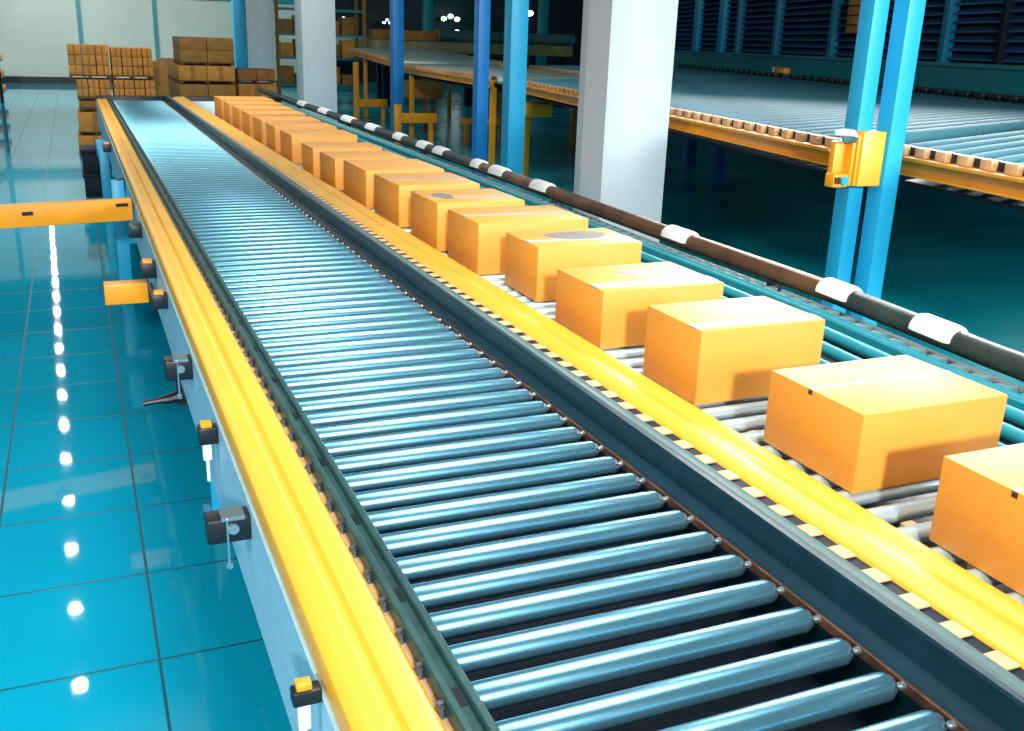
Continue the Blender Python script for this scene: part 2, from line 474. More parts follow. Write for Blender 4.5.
# ------------------------------------------------------------------ box conveyor
def off(y):
    pts = [(0.5, -0.14), (2.3, -0.09), (3.2, -0.01), (4.4, 0.0), (6.3, 0.04), (10, 0.09), (18.6, 0.15)]
    if y <= pts[0][0]: return pts[0][1]
    for (a0, b0), (a1, b1) in zip(pts, pts[1:]):
        if y <= a1: return b0 + (b1-b0)*(y-a0)/(a1-a0)
    return pts[-1][1]
lane = thing('box_conveyor', 'conveyor carrying the row of cardboard boxes, with a brown pipe along its right', 'conveyor', (2.2, 1.0, 0))
MB().prism([(1.362, 0.93), (1.362, 0.985), (1.368, 0.994), (1.385, 1.001), (1.410, 1.006), (1.432, 1.005), (1.445, 0.998), (1.456, 0.997), (1.468, 1.003), (1.485, 1.008), (1.503, 1.006), (1.515, 0.998), (1.518, 0.985), (1.518, 0.86), (1.44, 0.86), (1.44, 0.93)], Y0, Y1).build('edge_beam', M['yellow'], lane)
MB().bx(1.3115, 1.3612, Y0, Y1, 0.955, 0.987).build('bearing_channel', M['navy'], lane, smooth=False)
blk = MB().bx(-0.024, 0.024, -0.024, 0.024, 0, 0.006)
blk_me = blk.mesh('bearing_block', M['cream'], bevel=0.003)
repeat('bearing_block', blk_me, [(1.337, 0.78 + 0.0985*i, 0.9872) for i in range(154)], lane)
r2 = MB().tube([(1.56, 0, 0), (1.57, 0, 0), (2.17, 0, 0), (2.18, 0, 0)], [0.018, 0.022, 0.022, 0.018], 18)
r2_me = r2.mesh('roller', M['silver'])
e2 = MB().cyl((1.530, 0, 0), (1.566, 0, 0), 0.016, 10)
e2_me = e2.mesh('end_cap', M['cream'])
repeat('roller', r2_me, [(0, 0.78 + 0.0985*i, 0.927) for i in range(154)], lane, sub=(('end_cap', e2_me),))
sp_me = MB().bx(-0.018, 0.018, -0.012, 0.012, 0, 0.02).mesh('spacer', M['cream'], bevel=0.003)
repeat('spacer', sp_me, [(1.61 + (i % 2)*0.07, 0.83 + 0.0985*i, 0.905) for i in range(60)], lane)
MB().bx(1.52, 2.95, Y0, Y1, 0.80, 0.82).build('gap_shade_sheet', M['black'], lane, smooth=False)  # black sheet added as the shade below box rollers and tubes
for xt, r in ((2.30, 0.021), (2.44, 0.023), (2.575, 0.024)):
    ys = [Y0 + (Y1-Y0)*i/30 for i in range(31)]
    MB().tube([(xt + off(yy)*0.8 + 0.06, yy, 0.935-r) for yy in ys], r, 14).build('long_tube', M['teal_tube'], lane)
MB().prism([(2.725, 0.86), (2.725, 0.93), (2.732, 0.937), (2.757, 0.932), (2.765, 0.938), (2.777, 0.938), (2.777, 0.86)], Y0, Y1, fx=off).build('side_rail', M['teal_tube'], lane)
MB().prism([(2.777, 0.86), (2.777, 0.915), (2.90, 0.915), (2.90, 0.86)], Y0, Y1, fx=off).build('chain_bed', M['navy'], lane)
lk = MB().bx(-0.026, 0.022, -0.026, 0.026, 0, 0.022)
lk_me = lk.mesh('chain_link', M['chain'], bevel=0.002)
repeat('chain_link', lk_me, [(2.812 + off(0.8 + 0.105*i), 0.8 + 0.105*i, 0.915) for i in range(144)], lane)
for ya, yb, m_ in ((Y0, 3.16, 'pipe_dark'), (3.162, 7.5, 'pipe_brown'), (7.502, 18.4, 'black')):
    ys = [ya + (yb-ya)*i/16 for i in range(17)]
    MB().tube([(2.885 + off(yy), yy, 0.985) for yy in ys], 0.044, 20).build('guard_pipe', M[m_], lane)
for yy in (1.3, 3.6, 6, 9, 12, 15):
    MB().bx(2.855 + off(yy), 2.915 + off(yy), yy-0.02, yy+0.02, 0.80, 0.96).build('pipe_bracket', M['black'], lane, bevel=0.002)
for yy in (1.6, 4.6, 8, 11.6, 15.6):
    blue_leg(1.58, yy, lane, 0.80, 'blue'); blue_leg(2.86, yy, lane, 0.80, 'blue')
MB().prism([(1.314, 0.84), (1.314, 1.0), (2.97, 1.0), (2.97, 0.84)], 16.12, 16.2).build('end_stop', M['black'], lane, bevel=0.004)
# white clips sitting over the guard pipe
def clip(y, ln, r=0.058):
    mb = MB()
    n = 9
    rings = []
    for j, (t, k) in enumerate(((-0.5, 0.86), (-0.42, 1.0), (0.42, 1.0), (0.5, 0.86))):
        yy = y + t*ln
        cx = 2.885 + off(yy)
        ring = []
        for i in range(n):
            a = math.radians(-35 + 215*i/(n-1))
            ring.append((cx + math.cos(a)*r*k*1.05, yy, 0.985 + math.sin(a)*r*k))
        for i in range(n-1, -1, -1):
            a = math.radians(-35 + 215*i/(n-1))
            ring.append((cx + math.cos(a)*0.0445, yy, 0.985 + math.sin(a)*0.0445))
        rings.append([mb.bm.verts.new(p) for p in ring])
    m_ = len(rings[0])
    for A, B in zip(rings, rings[1:]):
        for i in range(m_):
            mb.bm.faces.new((A[i], A[(i+1)%m_], B[(i+1)%m_], B[i]))
    mb.bm.faces.new(rings[0][::-1]); mb.bm.faces.new(rings[-1])
    mb.build('pipe_clip', M['white'], lane)
for yy, ln in ((2.57, 0.21), (3.16, 0.20), (4.42, 0.24), (6.24, 0.27), (7.05, 0.27), (7.5, 0.18), (8.45, 0.26), (8.95, 0.26), (9.75, 0.28), (10.8, 0.4), (11.9, 0.5), (13.2, 0.5), (14.6, 0.5)):
    clip(yy, ln)

# ------------------------------------------------------------------ boxes on the conveyor
def carton(x0, yf, yb, h, wd_, label, rot=0.0, tape='pale', tx=0.5, patch=None, gap=0.0):
    ln = yb - yf
    cx, cy = x0 + wd_/2, (yf+yb)/2
    z0 = ZR + 0.0008
    mb = MB().bx(-wd_/2, wd_/2, -ln/2, ln/2, 0, h)
    me = mb.mesh('cardboard_box', M['carton'], bevel=0.0035)
    o = bpy.data.objects.new('cardboard_box', me)
    COL.objects.link(o)
    o.location = (cx, cy, z0); o.rotation_euler = (0, 0, rot)
    tag(o, label, 'box', 'cardboard boxes riding on the box conveyor')
    def child(name, mb_, m_, bev=0.0):
        c = bpy.data.objects.new(name, mb_.mesh(name, m_, bevel=bev))
        COL.objects.link(c); c.parent = o
        return c
    # seam where the two flaps meet, sunk between raised flap boards
    yt = -ln/2 + ln*tx
    e = 0.0006
    if tape:
        tw = {'thin': 0.010, 'pale': 0.05, 'wide': 0.07}[tape]
        mt = MB().bx(-wd_/2-e, wd_/2+e, yt-tw/2, yt+tw/2, h-0.0002, h+e)
        if tape == 'thin':
            mt.bx(-wd_/2-e*2, -wd_/2+0.001, yt-0.004, yt+0.004, h-0.010, h+e)
            child('tape', mt, M['tape_blue'])
            child('tape_end', MB().bx(-wd_/2-0.0015, -wd_/2+0.0005, yt-0.009, yt+0.004, h-0.014, h-0.002), M['brown'])
        else:
            mt.bx(-wd_/2-e, -wd_/2+0.001, yt-tw/2, yt+tw/2, h-0.002, h+e)
            child('tape', mt, M['tape'])
    if patch:
        px_, py_, sx_, sy_ = patch
        mp_ = MB()
        vs = [mp_.bm.verts.new((px_ + math.cos(t)*sx_*(1+0.12*math.sin(3*t)), py_ + math.sin(t)*sy_, h+0.0009)) for t in [2*math.pi*i/20 for i in range(20)]]
        vb = [mp_.bm.verts.new((v.co.x, v.co.y, h-0.0002)) for v in vs]
        for i in range(20): mp_.bm.faces.new((vs[i], vs[(i+1)%20], vb[(i+1)%20], vb[i]))
        mp_.bm.faces.new(vs); mp_.bm.faces.new(vb[::-1])
        child('paper_patch', mp_, M['label_grey'])
    return o
carton(1.617, 1.045, 1.406, 0.198, 0.49, 'nearest orange cardboard box, cut off by the right edge of the picture', tape='thin', tx=0.5)
carton(1.617, 1.645, 1.994, 0.202, 0.460, 'orange cardboard box with a thin blue-white tape line across its lid', tape='thin', tx=0.55)
carton(1.592, 2.286, 2.592, 0.228, 0.445, 'orange cardboard box with a broad pale tape, directly behind the thin-taped box', tape='pale', tx=0.16)
carton(1.585, 2.868, 3.234, 0.206, 0.488, 'orange cardboard box with a round grey paper patch on its lid', tape='wide', tx=0.2, patch=(0.02, 0.04, 0.085, 0.055))
carton(1.640, 3.522, 3.856, 0.226, 0.475, 'orange cardboard box with a wide blurry grey patch over most of its lid', tape='pale', tx=0.35, patch=(0.03, 0.03, 0.14, 0.085))
carton(1.584, 4.035, 4.437, 0.234, 0.545, 'wide orange cardboard box with a plain pale lid, in front of the white column foot', tape='pale', tx=0.5)
carton(1.575, 4.565, 4.995, 0.240, 0.465, 'orange cardboard box with a grey smudge on its lid left corner, sixth behind the nearest', tape='pale', tx=0.4, patch=(-0.13, 0.0, 0.05, 0.1))
carton(1.583, 5.235, 5.736, 0.232, 0.475, 'large plain orange cardboard box, seventh behind the nearest', tape='pale', tx=0.5)
carton(1.572, 5.880, 6.433, 0.232, 0.50, 'orange cardboard box eighth behind the nearest, shoulder to shoulder with its neighbours', tape=None)
ords = ['ninth', 'tenth', 'eleventh', 'twelfth', 'thirteenth', 'fourteenth', 'fifteenth', 'sixteenth']
for (yf, yb, h, x0, wd_), od in zip(((6.65, 7.11, 0.212, 1.567, 0.50), (7.30, 7.705, 0.214, 1.560, 0.52), (8.16, 8.66, 0.225, 1.575, 0.54),
                           (8.93, 9.365, 0.225, 1.58, 0.55), (9.60, 10.10, 0.225, 1.58, 0.56), (10.35, 10.82, 0.228, 1.585, 0.57),
                           (11.05, 11.54, 0.228, 1.59, 0.58), (11.78, 12.25, 0.23, 1.59, 0.60)), ords):
    carton(x0, yf, yb, h, wd_, 'shaded cardboard box packed tight in the far row, %s behind the nearest' % od, tape=None)
carton(1.60, 12.5, 13.18, 0.232, 0.62, 'farthest cardboard box of the row, at the far head of the conveyor', tape=None)

# ------------------------------------------------------------------ yellow bars left of the conveyor
def bar(name, label, p0, p1, th, dp):
    t = thing(name, label, 'beam', (p0[0], p0[1], 0))
    d = Vector(p1) - Vector(p0)
    MB().beam(p0, p1, dp, th).build('bar', M['yellow_dull'], t, bevel=0.006)
    return t, d.normalized()
cb, dcb = bar('crossing_beam', 'long yellow beam crossing the walkway into the left edge of the picture', (-1.75, 6.18, 0.955), (0.262, 6.58, 0.95), 0.135, 0.06)
n_ = Vector((dcb.y, -dcb.x, 0)).normalized()
def on_beam(t, z, out):
    p = Vector((-1.75, 6.18, 0.955)) + (Vector((0.262, 6.58, 0.95)) - Vector((-1.75, 6.18, 0.955)))*t
    return Vector((p.x, p.y, p.z - z)) + n_*out
ang = math.atan2(dcb.y, dcb.x)
MB().rbox(on_beam(0.71, 0.055, 0.031), (0.06, 0.006, 0.022), ang).build('slot', M['black'], cb)
MB().rbox(on_beam(0.97, 0.035, 0.032), (0.07, 0.008, 0.018), ang).build('latch', M['black'], cb)
MB().bx(-1.74, -1.66, 6.16, 6.24, 0, 0.818).build('leg', M['blue'], cb, bevel=0.004)
sb = thing('stub_beam', 'short yellow bar sticking out from the conveyor side above the tiles', 'beam', (0.1, 5.05, 0))
MB().bx(0.045, 0.245, 5.02, 5.10, 0.672, 0.775).build('bar', M['yellow_dull'], sb, bevel=0.006)
MB().bx(0.245, 0.272, 5.0, 5.12, 0.66, 0.75).build('end_bracket', M['black'], sb, bevel=0.002)

# ------------------------------------------------------------------ columns and posts
def column(name, label, x0, x1, y0, y1, m, h=7.0, groove=None):
    t = thing(name, label, 'column', ((x0+x1)/2, (y0+y1)/2, 0))
    MB().bx(x0, x1, y0, y1, 0, h).build('shaft', M[m], t, bevel=0.006)
    if groove:
        MB().bx(x0-0.012, x0, y0+groove[0], y0+groove[1], 0, h).build('corner_strip', M[m], t)
        MB().bx(x0-0.004, x0, y0+groove[1], y0+groove[1]+0.012, 0, h).build('joint', M['chain'], t)
    MB().bx(x0-0.05, x1+0.05, y0-0.05, y1+0.05, 0, 0.03).build('base_plate', M['nut'], t)
    return t
column('concrete_column', 'broad white column standing behind the guard pipe in the middle of the picture', 3.60, 4.137, 6.63, 7.115, 'concrete', groove=(0.0, 0.36))
column('concrete_column', 'white column rising behind the far end of the row of boxes', 3.72, 4.307, 18.0, 18.61, 'concrete')
column('concrete_column', 'distant pale column beside the blue post near the back wall', 4.55, 5.3, 29.43, 30.34, 'concrete')
def post(label, x, y, s, m, flange=True, h=7.0, sy=None):
    sy = sy or s
    t = thing('steel_post', label, 'post', (x + s/2, y + sy/2, 0), 'blue steel posts of the hall')
    MB().bx(x, x+s, y, y+sy, 0, h).build('shaft', M[m], t, bevel=0.003)
    MB().bx(x-0.005, x+s+0.005, y-0.005, y+sy+0.005, 0, 0.02).build('foot_plate', M[m], t)
    return t
post('near light blue post carrying the yellow end bracket', 3.87, 4.30, 0.10, 'blue', sy=0.105)
post('near light blue post just right of the one with the yellow bracket', 4.00, 4.19, 0.108, 'blue', sy=0.11)
post('light blue post directly left of the middle white column', 3.90, 9.19, 0.175, 'blue', sy=0.18)
post('darker blue post left of the light blue post, behind the boxes', 4.10, 10.57, 0.135, 'blue_deep', sy=0.14)
p_ = post('blue post rising between the two far roller decks, left part of the hall', 5.50, 18.53, 0.21, 'blue_deep', sy=0.2)
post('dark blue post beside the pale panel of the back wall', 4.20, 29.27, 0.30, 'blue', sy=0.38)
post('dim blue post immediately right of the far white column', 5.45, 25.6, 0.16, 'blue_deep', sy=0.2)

# slim posts in front of the louvred wall
wdir = (WB - WA).normalized(); wnn = Vector((wdir.y, -wdir.x, 0))
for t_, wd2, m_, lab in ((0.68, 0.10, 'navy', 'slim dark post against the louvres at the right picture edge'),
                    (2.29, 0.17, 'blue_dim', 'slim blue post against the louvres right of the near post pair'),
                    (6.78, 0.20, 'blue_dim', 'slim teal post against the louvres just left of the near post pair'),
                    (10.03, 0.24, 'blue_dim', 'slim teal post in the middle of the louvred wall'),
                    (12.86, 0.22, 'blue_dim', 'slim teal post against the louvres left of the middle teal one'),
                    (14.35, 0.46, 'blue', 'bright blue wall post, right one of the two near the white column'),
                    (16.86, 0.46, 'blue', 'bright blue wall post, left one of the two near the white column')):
    p = WA + wdir*t_ + wnn*0.03
    t = thing('wall_post', lab, 'post', (p.x, p.y, 1.86), 'posts along the louvred wall')
    MB().rbox((p.x, p.y, 4.43), (0.16, wd2, 5.14), math.atan2(wdir.y, wdir.x) - math.pi/2).build('shaft', M[m_], t, bevel=0.003)
# two short blue legs standing under the big deck
for x, y, lab in ((9.66, 14.75, 'short blue leg under the roller deck, left one of two'), (8.79, 12.66, 'short blue leg under the roller deck, right one of two')):
    t = thing('deck_prop', lab, 'leg', (x, y, 0), 'short blue legs under the deck')
    MB().bx(x-0.09, x+0.09, y-0.08, y+0.08, 0.02, 1.15).build('shaft', M['blue_deep'], t, bevel=0.003)
    MB().bx(x-0.14, x+0.14, y-0.12, y+0.12, 0, 0.02).build('foot_plate', M['blue_deep'], t)

# ------------------------------------------------------------------ raised roller decks on the right
ZB = 1.455
RD = Vector((0.917, 0.399, 0)).normalized()
FA = Vector((10.32, 8.75, 0)); FD = Vector((0.299, 0.954, 0)).normalized()
def far_hit(p):
    # p + RD t = FA + FD s
    d = FA - p
    return (d.x*FD.y - d.y*FD.x)/(RD.x*FD.y - RD.y*FD.x)
def deck(name, label, P0, P1, pitch, mroll, width=None, legs=(), r=0.076, rdir=RD, farm=True):
    P0, P1 = Vector(P0), Vector(P1)
    eang = math.atan2(P1.y-P0.y, P1.x-P0.x) - math.pi/2
    flat0, flat1 = Vector((P0.x, P0.y, 0)), Vector((P1.x, P1.y, 0))
    t = thing(name, label, 'conveyor', (flat0.x, flat0.y, 0))
    d = (P1 - P0)
    n_ = int(d.length/pitch)
    roll = []
    edge = []
    for k in range(n_+1):
        p = P0 + d*(k + 0.5)/(n_+1)
        ln = width if width else far_hit(Vector((p.x, p.y, 0)))
        a_ = p + rdir*0.10 - Vector((0, 0, r)); b_ = p + rdir*(ln - 0.05) - Vector((0, 0, r))
        rb = MB().tube([a_, a_ + rdir*0.02, b_ - rdir*0.02, b_], [r*0.8, r, r, r*0.8], 14).build('roller', M[mroll], t)
        q = p - Vector((0, 0, r))
        MB().rbox(p + Vector((0.0, 0, -0.030)), (0.07, pitch*0.47, 0.056), eang).build('end_block', M['cream'], rb, bevel=0.008)
        edge.append(b_ + rdir*0.06)
    side = Vector((d.y, -d.x, 0)).normalized()
    q0, q1 = P0 - side*0.0, P1 - side*0.0
    MB().beam(q0 - Vector((0,0,0.057)), q1 - Vector((0,0,0.057)), 0.16, 0.022).beam(q0 - Vector((0,0,0.0791)), q1 - Vector((0,0,0.0791)), 0.06, 0.075).beam(q0 - Vector((0,0,0.1542)), q1 - Vector((0,0,0.1542)), 0.10, 0.012).build('edge_beam', M['yellow_dull'], t, bevel=0.003)
    MB().beam(q0 - Vector((0,0,0.008)) + side*0.03, q1 - Vector((0,0,0.008)) + side*0.03, 0.05, 0.048).build('bearing_rail', M['black'], t)
    e0, e1 = edge[0], edge[-1]
    MB().beam(e0 + Vector((0,0,r)), e1 + Vector((0,0,r)), 0.14, 0.20).build('far_beam', M['navy' if farm else 'yellow_dull'], t)
    if farm:
        mbk = MB(); L_ = (e1-e0).length; nb = int(L_/0.36); u_ = (e1-e0).normalized()
        for k in range(min(nb, 99)):
            c = e0 + u_*(0.18 + 0.36*k) + Vector((0, 0, r+0.035))
            MB().rbox(c, (0.16, 0.25, 0.07), math.atan2(u_.y, u_.x) - math.pi/2).build('bearing_block', M['black'], t, bevel=0.01)
    MB().poly_prism([(x.x, x.y) for x in (P0 + side*0.1, P1 + side*0.1, e1, e0)], P0.z-0.24, P0.z-0.22).build('gap_shade_sheet', M['navy'], t, smooth=False) if abs(P0.z-P1.z) < 0.01 else None  # added navy sheet that keeps the deck roller gaps dark, as shade
    for fr in legs:
        c = P0 + d*fr + side*0.06
        l = MB().bx(c.x-0.04, c.x+0.04, c.y-0.04, c.y+0.04, 0.015, c.z-0.167).build('leg', M['yellow_dull'], t, bevel=0.003)
        MB().bx(c.x-0.08, c.x+0.08, c.y-0.08, c.y+0.08, 0, 0.015).build('foot_plate', M['nut'], l)
        if width:
            c2 = c + rdir*(width-0.2)
            MB().bx(c2.x-0.04, c2.x+0.04, c2.y-0.04, c2.y+0.04, 0, c.z-0.2).build('leg', M['yellow_dull'], t, bevel=0.003)
    return t, e0, e1
d4, e0, e1 = deck('roller_deck', 'raised roller deck right of the near blue posts, yellow edge beam and cream roller caps', (3.98, 1.55, ZB), (4.435, 4.59, ZB), 0.19, 'deck_steel', legs=(0.1,), r=0.060)
MB().bx(9.8, 9.9, 6.5, 6.6, 0, 1.17).build('leg', M['blue_deep'], d4)
d3, e0, e1 = deck('roller_deck', 'long raised roller deck passing behind the middle white column up to the near posts', (4.24, 4.83, ZB), (5.71, 13.15, ZB), 0.19, 'deck_steel', r=0.060)
deck('roller_deck', 'far part of the long roller deck, seen past both sides of the white column', (8.3, 14.5, ZB), (9.6, 21.5, ZB), 0.21, 'deck_steel', legs=(0.5,), r=0.060)
MB().bx(12.3, 12.4, 13.0, 13.1, 0, 1.17).build('leg', M['blue_deep'], d3)
MB().bx(5.60, 6.0, 12.6, 13.1, 0.98, 1.155).build('motor_box', M['yellow_dull'], d3, bevel=0.01)
MB().bx(5.72, 5.80, 12.9, 13.0, 0, 0.98).build('leg', M['yellow_dull'], d3)
MB().bx(5.05, 5.13, 8.6, 8.7, 0, 1.16).build('leg', M['nut'], d3)
perp = Vector((0.97, -0.02, 0)).normalized()
deck('roller_deck', 'pale roller deck on thin yellow legs between the two blue posts', (5.70, 14.1, ZB), (6.12, 20.1, ZB), 0.17, 'deck_pale', width=2.1, legs=(0.02, 0.88), rdir=perp, farm=False, r=0.06)
d1, _, _ = deck('roller_deck', 'farthest dim roller deck with yellow beam, right of the far white column', (6.26, 20.9, 1.52), (6.85, 27.0, 1.65), 0.22, 'deck_pale', width=2.4, legs=(0.68,), rdir=perp, farm=False, r=0.07)

# yellow bracket on the near post
br = thing('end_bracket', 'yellow box bracket clamped to the near light blue post with white top lever', 'bracket', (3.9, 4.25, 1.26))
mb = MB()
mb.poly_prism([(3.835, 4.295), (3.845, 4.215), (3.99, 4.205), (3.998, 4.275), (3.985, 4.29)], 1.265, 1.555)
mb.build('housing', M['yellow'], br, bevel=0.006)
MB().bx(3.775, 3.795, 4.21, 4.30, 1.27, 1.53).bx(3.812, 3.832, 4.215, 4.30, 1.27, 1.54).bx(3.70, 3.84, 4.26, 4.30, 1.265, 1.50).build('side_plate', M['yellow_dull'], br, bevel=0.003)
MB().bx(3.665, 3.765, 4.20, 4.27, 1.265, 1.335).build('foot_block', M['yellow_dull'], br, bevel=0.006)
MB().cyl((3.735, 4.20, 1.30), (3.735, 4.188, 1.30), 0.024, 16).build('round_cap', M['blue'], br)
MB().bx(3.672, 3.690, 4.192, 4.20, 1.285, 1.32).bx(3.697, 3.707, 4.192, 4.20, 1.285, 1.32).build('screw', M['brown'], br)
MB().tube([(3.66, 4.23, 1.548), (3.70, 4.22, 1.552), (3.77, 4.22, 1.548), (3.80, 4.22, 1.53)], [0.012, 0.019, 0.019, 0.01], 12).build('top_lever', M['white'], br)
MB().bx(3.70, 3.79, 4.202, 4.215, 1.50, 1.53).build('lever_pad', M['duct'], br, bevel=0.003)
# small yellow sensor on the far rail of the long deck
t = thing('rail_sensor', 'small yellow block sitting on the far dark rail of the long deck', 'sensor', (12.8, 16.6, 1.40))
MB().rbox((12.72, 16.43, 1.582), (0.14, 0.52, 0.11), -0.3).build('sensor_body', M['yellow_dull'], t, bevel=0.02)
MB().rbox((12.83, 16.76, 1.582), (0.14, 0.09, 0.11), -0.3).build('sensor_cap', M['white'], t, bevel=0.02)
t = thing('wall_cabinet', 'small brown cabinet high on the louvred wall left of the near posts', 'cabinet', (13.62, 15.6, 2.2))
p = WA + wdir*5.35 - wnn*0.13
MB().rbox((p.x, p.y, 2.62), (0.22, 0.55, 0.62), math.atan2(wdir.y, wdir.x) - math.pi/2).build('cabinet_body', M['carton_far'], t, bevel=0.01)
for k in range(3):
    q = p - wnn*0.115
    MB().rbox((q.x, q.y, 2.45 + 0.17*k), (0.012, 0.5, 0.03), math.atan2(wdir.y, wdir.x) - math.pi/2).build('slot', M['brown'], t)

# yellow low stands below the far decks
def stand(label, x, y, z, ln, top):
    t = thing('yellow_stand', label, 'stand', (x, y, 0), 'yellow stands below the far decks')
    MB().bx(x, x+0.12, y, y+0.1, 0, top).build('upright', M['yellow_dull'], t, bevel=0.004)
    MB().bx(x+0.05, x+ln, y+0.10, y+0.18, z-0.1, z+0.08).build('arm', M['yellow_dull'], t, bevel=0.004)
    MB().bx(x+ln-0.12, x+ln-0.04, y+0.18, y+0.26, 0, z+0.04).build('arm_leg', M['yellow_dull'], t, bevel=0.004)
    return t
stand('yellow stand with a low arm at the foot of the blue post', 5.47, 18.3, 0.52, 0.85, 0.76)
stand('yellow stand with a low arm right of the far white column', 6.16, 24.0, 0.43, 0.85, 1.36)
t = thing('crate', 'brown crate standing on a frame under the pale roller deck', 'crate', (6.8, 21.0, 0))
MB().bx(6.6, 7.35, 21.0, 21.6, 0.72, 1.08).build('crate_body', M['carton_old'], t, bevel=0.01)
MB().bx(6.95, 7.03, 21.1, 21.2, 0, 0.72).bx(7.2, 7.28, 21.3, 21.4, 0, 0.72).build('frame', M['wood'], t)
t = thing('low_rail', 'low orange rail near the floor behind the pale deck legs', 'rail', (7.5, 18.4, 0))
MB().beam((6.9, 18.7, 0.50), (8.2, 18.2, 0.50), 0.1, 0.12).build('rail', M['yellow_dull'], t, bevel=0.004)
MB().bx(6.98, 7.06, 18.62, 18.7, 0, 0.38).bx(8.0, 8.08, 18.2, 18.28, 0, 0.38).build('leg', M['yellow_dull'], t)

# distant machinery in the dark part of the hall
t = thing('far_machine', 'long brown and olive machine bench dim behind the far roller decks', 'machine', (9.5, 30, 0))
MB().bx(8.3, 10.26, 30, 30.6, 1.88, 2.16).build('side_panel', M['carton_old'], t, bevel=0.02)
MB().bx(8.2, 14.5, 29.2, 33, 1.55, 1.86).build('bench_top', M['olive'], t, bevel=0.02)
MB().bx(8.4, 8.6, 29.3, 29.5, 0, 1.55).build('leg', M['navy'], t)
MB().bx(11, 11.2, 29.3, 29.5, 0, 1.55).build('leg', M['navy'], t)
MB().bx(14.1, 14.3, 29.3, 29.5, 0, 1.55).build('leg', M['navy'], t)
t = thing('duct', 'thick grey-teal pipe lying along the far machine bench', 'pipe', (12, 29.8, 1.86))
MB().cyl((10.35, 30.2, 2.04), (14.8, 29.8, 2.04), 0.17, 20).build('pipe_body', M['duct'], t)
MB().cyl((10.30, 30.2, 2.04), (10.40, 30.2, 2.04), 0.178, 20).build('end_flange', M['carton_old'], t)
t = thing('far_platform', 'greenish platform edge at the far left of the dark hall', 'platform', (8, 33, 0))
MB().bx(6.9, 9.6, 33, 36, 1.62, 1.9).build('platform_top', M['deck_pale'], t, bevel=0.02)
for x in (7.0, 9.3):
    MB().bx(x, x+0.2, 33.1, 33.3, 0, 1.62).build('leg', M['navy'], t)

def wall_lamp(x, y, z, s, label, n=1):
    t = thing('wall_lamp', label, 'lamp', (x, y, z), 'white lamps glowing in the dark hall')
    for k in range(n):
        a_ = MB()
        a_.tube([(x + s*k*3.2, y-0.02, z + (0.12 if k % 2 else 0)), (x + s*k*3.2, y-0.08, z + (0.12 if k % 2 else 0)), (x + s*k*3.2, y-0.3, z + (0.12 if k % 2 else 0))], [s*0.6, s, s*0.8], 14)
        a_.build('lamp_glass', M['lamp'], t)
    MB().bx(x-0.1, x+0.1 + s*(n-1)*3.2, y, 45.5, z-0.05, z+0.05).build('lamp_arm', M['navy'], t)
wall_lamp(11.10, 45, 2.62, 0.11, 'round white lamp in the dark, right beside the far white column')
wall_lamp(12.9, 45, 2.55, 0.045, 'small faint pair of lamps between the far column and the blue post', 3)
wall_lamp(15.7, 45, 2.82, 0.10, 'brightest cluster of white lamps in the dark middle of the hall', 3)
wall_lamp(16.35, 45, 2.28, 0.09, 'white lamp just below the bright lamp cluster')
wall_lamp(19.95, 45, 3.22, 0.13, 'white lamp seen just left of the middle column top, beside the light blue post')
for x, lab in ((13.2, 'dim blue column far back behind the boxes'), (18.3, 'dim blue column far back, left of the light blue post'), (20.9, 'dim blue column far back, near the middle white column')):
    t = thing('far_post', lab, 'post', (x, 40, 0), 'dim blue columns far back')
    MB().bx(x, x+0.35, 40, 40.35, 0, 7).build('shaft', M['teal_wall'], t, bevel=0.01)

# ------------------------------------------------------------------ stacks of cartons behind the conveyor end
def load(x0, x1, y0, y1, z0, z1, nx, nz, label, m='carton_far', grp='cartons stacked beyond the conveyor end', pallet=True):
    if pallet:
        t = thing('pallet', 'pallet under the ' + label, 'pallet', ((x0+x1)/2, (y0+y1)/2, z0), 'pallets in the carton stacks')
        MB().bx(x0, x1, y0, y1, z0+0.035, z0+0.05).build('deck_board', M['wood'], t)
        for k in (0, 0.46, 0.92):
            xx = x0 + (x1-x0)*k
            MB().bx(xx, xx+(x1-x0)*0.08, y0, y1, z0, z0+0.035).build('runner', M['wood'], t)
        z0 += 0.052
    rows = ['bottom', 'second', 'third', 'fourth'] ; 
    for k in range(nz):
        for i in range(nx):
            wx = (x1-x0)/nx; hz = (z1-z0)/nz
            j = random.uniform(-0.008, 0.012)
            pos = '' if nx == 1 else ' left,' if i == 0 else ' right,' if i == nx-1 else ['', ' second from left,', ' third from left,'][i]
            row = '' if nz == 1 else ' top row,' if k == nz-1 else ' %s row,' % rows[k]
            o = MB().bx(x0+i*wx+0.006, x0+(i+1)*wx-0.006, y0+j, y1+j*0.3, z0+k*hz+0.001, z0+(k+1)*hz-0.004).build('carton', M[m], None, bevel=0.008)
            tag(o, 'brown carton,%s%s in the %s' % (row, pos, label), 'carton', grp)
            if hz > 0.12:
                MB().bx(x0+(i+0.42)*wx, x0+(i+0.58)*wx, y0+j-0.002, y0+j+0.001, z0+k*hz+0.01, z0+(k+1)*hz-0.012).build('tape', M['carton_old'], o)
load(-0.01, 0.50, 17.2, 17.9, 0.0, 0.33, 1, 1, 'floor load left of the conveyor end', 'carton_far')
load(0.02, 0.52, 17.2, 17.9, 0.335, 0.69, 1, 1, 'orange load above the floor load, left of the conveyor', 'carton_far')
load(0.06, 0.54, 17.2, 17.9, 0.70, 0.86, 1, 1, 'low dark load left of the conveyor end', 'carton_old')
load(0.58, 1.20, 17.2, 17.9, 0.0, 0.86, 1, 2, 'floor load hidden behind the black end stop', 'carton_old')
load(0.05, 0.54, 17.2, 17.9, 0.865, 1.18, 3, 2, 'left middle load of the near stack', 'carton_far')
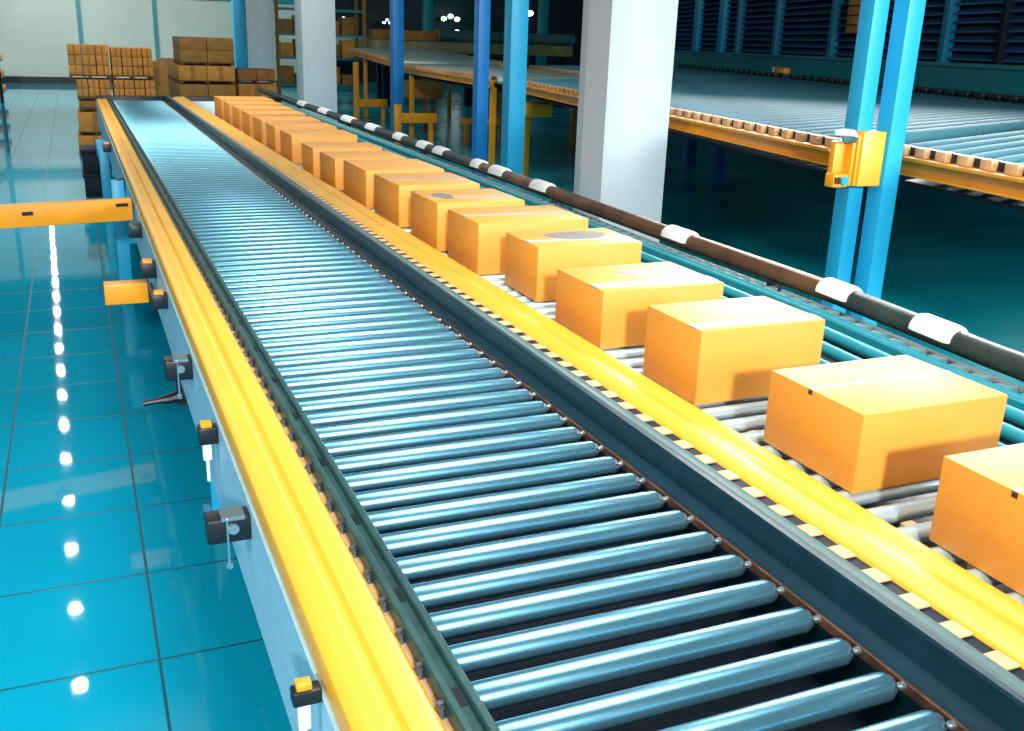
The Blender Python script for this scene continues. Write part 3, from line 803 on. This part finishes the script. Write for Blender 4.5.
load(0.58, 1.20, 17.2, 17.9, 0.865, 1.18, 4, 2, 'right middle load of the near stack', 'carton_far')
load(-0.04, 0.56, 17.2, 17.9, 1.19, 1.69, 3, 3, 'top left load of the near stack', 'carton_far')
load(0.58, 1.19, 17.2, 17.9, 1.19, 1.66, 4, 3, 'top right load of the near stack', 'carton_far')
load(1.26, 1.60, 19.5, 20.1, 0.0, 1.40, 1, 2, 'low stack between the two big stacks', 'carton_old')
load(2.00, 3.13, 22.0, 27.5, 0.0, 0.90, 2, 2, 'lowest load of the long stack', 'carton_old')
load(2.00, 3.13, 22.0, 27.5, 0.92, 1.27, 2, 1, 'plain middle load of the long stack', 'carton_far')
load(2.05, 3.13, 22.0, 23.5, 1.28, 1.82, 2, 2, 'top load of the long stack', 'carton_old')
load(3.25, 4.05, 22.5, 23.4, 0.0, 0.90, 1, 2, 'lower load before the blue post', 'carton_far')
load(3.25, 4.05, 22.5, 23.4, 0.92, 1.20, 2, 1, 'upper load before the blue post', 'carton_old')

# brown storage rack behind the far white column
t = thing('storage_rack', 'dark storage rack with brown shelves between pale column and far white column', 'rack', (6.0, 30.5, 0))
for x in (5.45, 6.8, 8.0):
    MB().bx(x, x+0.09, 30, 30.09, 0, 4.2).bx(x, x+0.09, 30.9, 30.99, 0, 4.2).build('upright', M['carton_old'], t)
for z in (0.5, 1.25, 1.9, 2.6, 3.3):
    MB().bx(5.54, 8.0, 30.1, 30.9, z, z+0.06).build('shelf', M['teal_wall'], t)
k = 0
for z in (0.56, 1.31, 1.96):
    for i, x in enumerate((5.6, 6.02, 6.44, 6.95, 7.4)):
        h = 0.28 + 0.22*((i*7 + int(z*10)) % 3)/2
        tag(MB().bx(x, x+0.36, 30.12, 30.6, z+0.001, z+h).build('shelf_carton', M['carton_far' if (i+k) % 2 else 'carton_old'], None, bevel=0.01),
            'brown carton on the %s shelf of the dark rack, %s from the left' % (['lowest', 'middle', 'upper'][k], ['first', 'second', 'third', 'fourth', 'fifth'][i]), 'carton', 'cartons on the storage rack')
    k += 1
# rack end at the left picture edge
t = thing('cart', 'orange and dark rack end just inside the left picture edge near the back wall', 'rack', (-2.2, 28, 0))
for z in (0.25, 0.62, 1.02):
    MB().bx(-2.6, -1.66, 29.6, 30.6, z, z+0.16).build('shelf', M['carton_far'], t, bevel=0.01)
for x in (-2.55, -1.76):
    MB().bx(x, x+0.08, 29.55, 29.6, 0, 1.3).build('upright', M['navy'], t)
# dark totes beside the conveyor foot
for z, lab in ((0.0, 'dark blue tote on the floor left of the conveyor, lower of two'), (0.285, 'dark blue tote stacked on another left of the conveyor')):
    mb = MB().bx(0.02, 0.235, 12.95, 13.5, z+0.001, z+0.24).bx(0.005, 0.245, 12.93, 13.52, z+0.24, z+0.28)
    tag(mb.build('tote', M['navy'], None, bevel=0.006), lab, 'tote', 'dark totes left of the conveyor')
t = thing('blue_frame', 'small light blue steel frame beside the dark totes under the conveyor edge', 'frame', (0.235, 11.9, 0))
MB().bx(0.19, 0.28, 11.9, 12.0, 0, 0.70).build('upright', M['blue'], t, bevel=0.004)
MB().bx(0.18, 0.28, 12.4, 12.6, 0.55, 0.72).build('top_box', M['blue'], t, bevel=0.004)
MB().bx(0.19, 0.28, 12.0, 12.6, 0.50, 0.55).build('link_bar', M['blue'], t, bevel=0.004)
